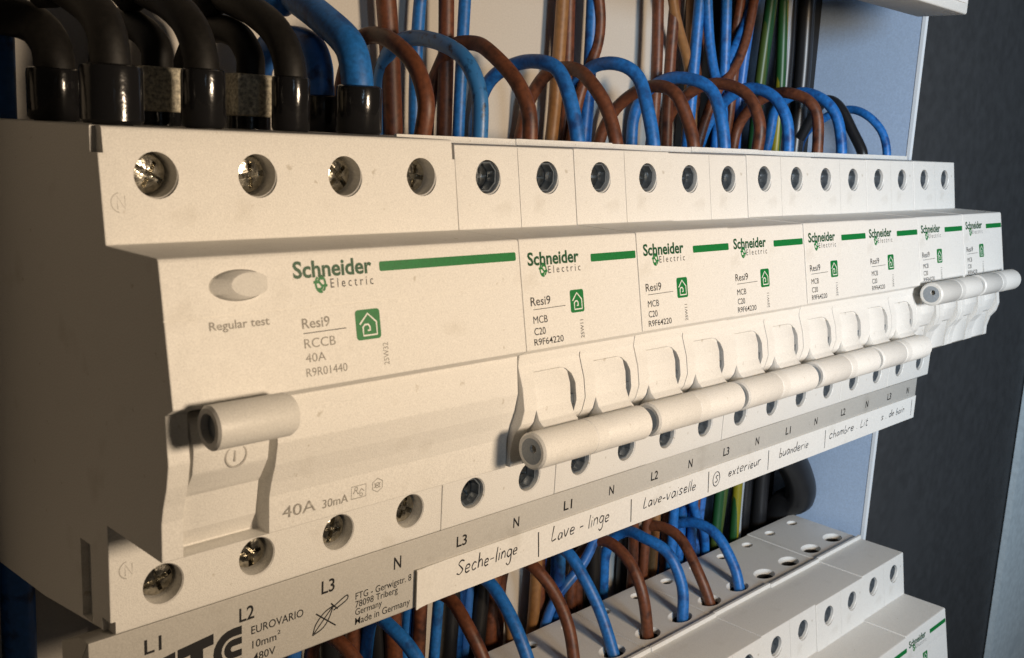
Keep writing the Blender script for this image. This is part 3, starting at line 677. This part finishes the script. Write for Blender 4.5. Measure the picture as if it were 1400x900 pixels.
cable(9, [(40.1, 42.7), (39.3, 51.1), (42.1, 56.9)], 3.5, 'cable', 'black cable bending left at the far left above the breaker', (4.6, 52.0), tail=[(6, 46, 60.3), (-4, 50, 60.8), (-20, 54, 59.5), (-40, 58, 57), (-58, 61, 40), (-62, 61, -40)])
cable(27, [(36.5, 45.4), (36.7, 53.5), (37.5, 57.1), (42.4, 60.3), (50.1, 62.0), (56.7, 61.1)], 2.9, 'cable', 'black cable held in the left metal clamp block', None, True)
cable(45, [(34.3, 45.2), (33.7, 53.7), (34.3, 57.3), (38.4, 60.9), (45.6, 62.6), (53.1, 61.4)], 2.8, 'cable', 'black cable held in the right metal clamp block', None, True)
cable(63, [(34.8, 45.2), (35.8, 52.1), (36.4, 56.6), (39.2, 60.5), (46.2, 62.2), (55.0, 61.3)], 3.0, 'dblue', 'dark blue cable in a black sleeve behind the bright blue one', (3.7, 50.5))

# wires of the lower row
LOW = {243: [(28.1, -114.2), (31.6, -106.4), (39.8, -97.6), (49.7, -95.8), (59.1, -100.0), (63.0, -107.7)],
 225: [(28.7, -114.7), (34.3, -105.0), (43.7, -95.6), (53.6, -94.0), (60.8, -98.2), (63.2, -109.0)],
 207: [(27.7, -114.8), (29.4, -103.4), (35.8, -93.6), (45.4, -90.6), (55.0, -91.8), (62.0, -101.0)],
 189: [(28.7, -115.3), (31.5, -101.4), (37.8, -92.0), (47.4, -88.2), (55.2, -91.3), (62.0, -103.1)],
 171: [(28.1, -115.8), (34.5, -104.5), (41.4, -94.5), (49.8, -87.3), (59.3, -89.2), (62, -98)],
 153: [(28.6, -116.0), (32.8, -102.8), (39.5, -93.3), (47.7, -86.6), (57.3, -86.2), (62, -95)],
 135: [(28.2, -113.3), (33.3, -101.7), (41.5, -92.3), (50.5, -87.2), (58.5, -87.6), (62, -96)],
 117: [(27.4, -113.9), (31.6, -100.7), (39.3, -90.9), (48.7, -86.8), (58.2, -89.2), (62, -98)],
 99: [(27.6, -114), (33, -104), (41, -95), (50, -90), (58, -90), (62, -100)],
 81: [(27.6, -114), (32, -104), (40, -94), (49, -88), (58, -89), (62, -100)]}
lname = {243: 'blue wire bending into the lower row, rightmost of its row', 225: 'brown wire bending into the lower row, rightmost brown of its row', 207: 'bright blue wire entering the lower row between two brown wires on the right',
 189: 'brown wire entering a lower-row hole just left of the picture middle right', 171: 'long blue wire bending down under the word Lave in Lave-vaiselle', 153: 'brown wire bending down under the words Lave - linge', 135: 'blue wire bending down under the end of the word Seche-linge',
 117: 'dark brown wire bending down under the word Seche-linge', 99: 'dark blue wire bending down below the address print', 81: 'brown wire at the bottom edge below the crossed tool mark'}
lname[171] = 'long blue wire bending down below the word Lave'
lname[189] = 'brown wire into the lower row between the long blue wire and the bright blue one'
for i, (x, pts) in enumerate(LOW.items()):
    a = pts[-1]; rw = random.Random(x+5); dx = [rw.uniform(-1.3, 1.3) for _ in pts]; dx[0] = 0
    wire([(x, pts[0][0], -119)]+[(x+d, y+0.4*d, z) for d, (y, z) in zip(dx, pts)]+[(x, 62.5, a[1]-25), (x-1, 62, -230)], 1.95, 'blue' if i % 2 == 0 else 'brown', lname[x], 'wires bending into the lower row')

# vertical wires on the back plate
VW = [  # x at z=80, x at z=-95, y, radius, material, label
 (99, 108, 60, 2.6, 'brown', 'thick brown wire rising behind the bright blue cable'), (112, 113, 60, 1.7, 'blue', 'straight blue wire rising nearest the thick bright blue cable'),
 (118, 116.5, 58, 2.1, 'brown', 'straight brown wire rising between two blue wires'), (126.8, 124, 60, 1.7, 'blue', 'straight blue wire rising left of the bare cream back plate'),
 (163.8, 166, 61, 2.0, 'tan', 'olive-brown wire at the left edge of the middle bundle'), (167.6, 170, 60, 2.0, 'brown', 'dark brown wire inside the middle bundle'),
 (172.8, 174, 57, 2.0, 'blue', 'blue wire at the front of the middle bundle'), (177.8, 176.5, 60, 2.0, 'dblue', 'dark blue wire at the right edge of the middle bundle'),
 (207, 214, 58, 1.9, 'brown', 'lone brown wire rising between the middle bundle and the right bundle'), (219, 226, 58, 1.9, 'brown', 'brown wire at the left edge of the right bundle'),
 (227, 236, 56, 1.9, 'blue', 'slanting blue wire near the left of the right bundle'), (234, 236, 62, 1.8, 'tan', 'thin tan wire beside a slanting blue wire'), (238.5, 243, 60, 1.8, 'brown', 'brown wire just left of the forked blue pair'),
 (244.5, 251, 56, 1.9, 'blue', 'left blue wire of the forked blue pair'), (256, 255, 59, 1.8, 'brown', 'light brown wire right of the forked blue pair'), (261, 259, 62, 1.9, 'brown', 'dark brown wire deep in the right bundle'),
 (266.5, 262, 59, 1.8, 'dblue', 'dark blue wire left of the green-yellow wires'), (275, 272, 58, 2.0, 'gy', 'green-yellow earth wire, left one of the earth wires'), (281, 279, 61, 1.9, 'gy', 'dim green-yellow earth wire in the middle of the earth wires'),
 (287.5, 286, 58, 2.0, 'yg', 'bright yellow-green earth wire at the right of the earth wires'), (292.5, 293, 60, 2.4, 'pale', 'pale grey-white wire right of the earth wires')]
for x0, x1, y, r, m, lab in VW:
    pts = []
    for k in range(9):
        z = 170-k*55; t = (80-z)/175; x = x0+(x1-x0)*t if t > -0.3 else x0+(x1-x0)*-0.3
        pts.append((x+1.9*math.sin(k*1.7+x0*1.3), y+1.1*math.sin(k*2.1+x0*0.7), z))
    wire(pts, r, m, lab, 'wires rising along the back plate')
wire([(283, 55, 170), (268, 55, 108), (262.6, 56, 95.8), (255, 56, 82), (248.6, 56.5, 71.5), (247, 57, 60), (247, 57, 20), (247, 58, -100), (246, 58, -250)], 1.9, 'blue', 'right blue wire of the forked blue pair, leaning right', 'wires rising along the back plate')
XW = [  # loose strands crossing the bundles
 ([(222, 53, 130), (229, 53, 90), (236, 54, 72), (247, 55, 55), (252, 58, 30)], 'blue', 'blue strand slanting right across the left of the right bundle'),
 ([(262, 54, 130), (259, 54, 95), (251, 53, 74), (239, 55, 58), (233, 58, 30)], 'brown', 'brown strand slanting left across the forked blue pair'),
 ([(160, 55, 130), (171, 54, 95), (175.5, 54, 75), (170, 56, 55), (168, 58, 30)], 'brown', 'brown strand crossing the front of the middle bundle'),
 ([(228, 54, -60), (240, 53, -80), (249, 53, -95), (262, 56, -112), (266, 58, -150)], 'blue', 'blue strand slanting behind the wires of the lower row'),
 ([(196, 54, -60), (190, 52, -80), (184, 53, -95), (170, 56, -112), (166, 58, -150)], 'dblue', 'dark blue strand crossing low behind the bright blue lower wire'),
 ([(120, 54, -50), (132, 53, -75), (141, 53, -92), (152, 56, -110), (156, 58, -150)], 'tan', 'olive strand crossing low behind the words Seche-linge'),
 ([(206, 58, 130), (215, 57, 90), (228, 58, 70), (233, 58, 50), (236, 60, 20)], 'tan', 'tan strand slanting between the lone brown wire and the right bundle')]
PACK = [(60, 'brown', 'brown wire deep in the gap below the address print'), (69, 'conduit', 'black wire deep in the gap below the left end of the paper slip'), (77, 'dblue', 'dark blue wire deep in the gap below the word Seche'),
 (86, 'conduit', 'black wire deep in the gap below the hyphen of Seche-linge'), (94, 'brown', 'brown wire deep in the gap below the end of Seche-linge'), (104, 'conduit', 'black wire deep in the gap below the first pen stroke of the slip'),
 (131, 'conduit', 'black wire deep in the gap below the word linge in Lave - linge'), (138, 'dblue', 'dark blue wire deep in the gap below the word linge in Lave - linge'), (145, 'conduit', 'black wire deep in the gap before the word Lave-vaiselle'),
 (152, 'brown', 'dark brown wire deep in the gap before the word Lave-vaiselle'), (184, 'conduit', 'black wire deep in the gap below the word Lave-vaiselle'), (192, 'brown', 'brown wire deep in the gap below the word Lave-vaiselle'),
 (199, 'conduit', 'black wire deep in the gap below the circled sign'), (222, 'conduit', 'black wire deep in the gap below the word exterieur')]
for x, m, lab in PACK:
    wire([(x+2.2*math.sin(x+k), 63.2+0.5*math.sin(x*2+k), -30-k*27) for k in range(9)], 2.9 if m == 'conduit' else 2.2, m, lab, 'wires packed in the gap below the upper row')
for pts, m, lab in XW: wire(pts, 1.7, m, lab, 'loose strands crossing the bundles')
for x, y, r, m, lab in ((309, 61, 3.4, 'conduit', 'black conduit rising next to the blue-grey side panel'), (301, 64, 3.0, 'conduit', 'black conduit rising behind the pale wire')):
    wire([(x, y, 170), (x-1, y, 110), (x+1, y, 70), (x, y, 20), (x, y, -60), (x+2, y, -160), (x, y, -250)], r, m, lab, 'black conduits at the right')
wire([(262, 62, -66), (285, 52, -72), (305, 50, -80), (318, 49, -92), (324, 50, -104), (325, 58, -112), (322, 61, -140)], 6.5, 'conduit', 'thick black conduit bending down behind the end of the lower row', 'black conduits at the right', 'conduit')
wire([(5.5, 58, 170), (5.5, 57, 90), (5, 57, 40), (5, 58, -40), (4, 58, -140), (4, 58, -250)], 3.4, 'dblue', 'dark blue vertical cable at the far left edge of the picture', 'cables at the left edge')
wire([(-3, 60, 40), (-3, 60, -40), (-4, 59, -90), (-4, 59, -250)], 3.6, 'conduit', 'black vertical cable at the lower left corner', 'cables at the left edge')
wire([(-12, 60, 170), (-12, 60, 40), (-12, 60, -40), (-13, 59, -90), (-13, 59, -250)], 3.6, 'conduit', 'black vertical cable beyond the lower left corner', 'cables at the left edge')
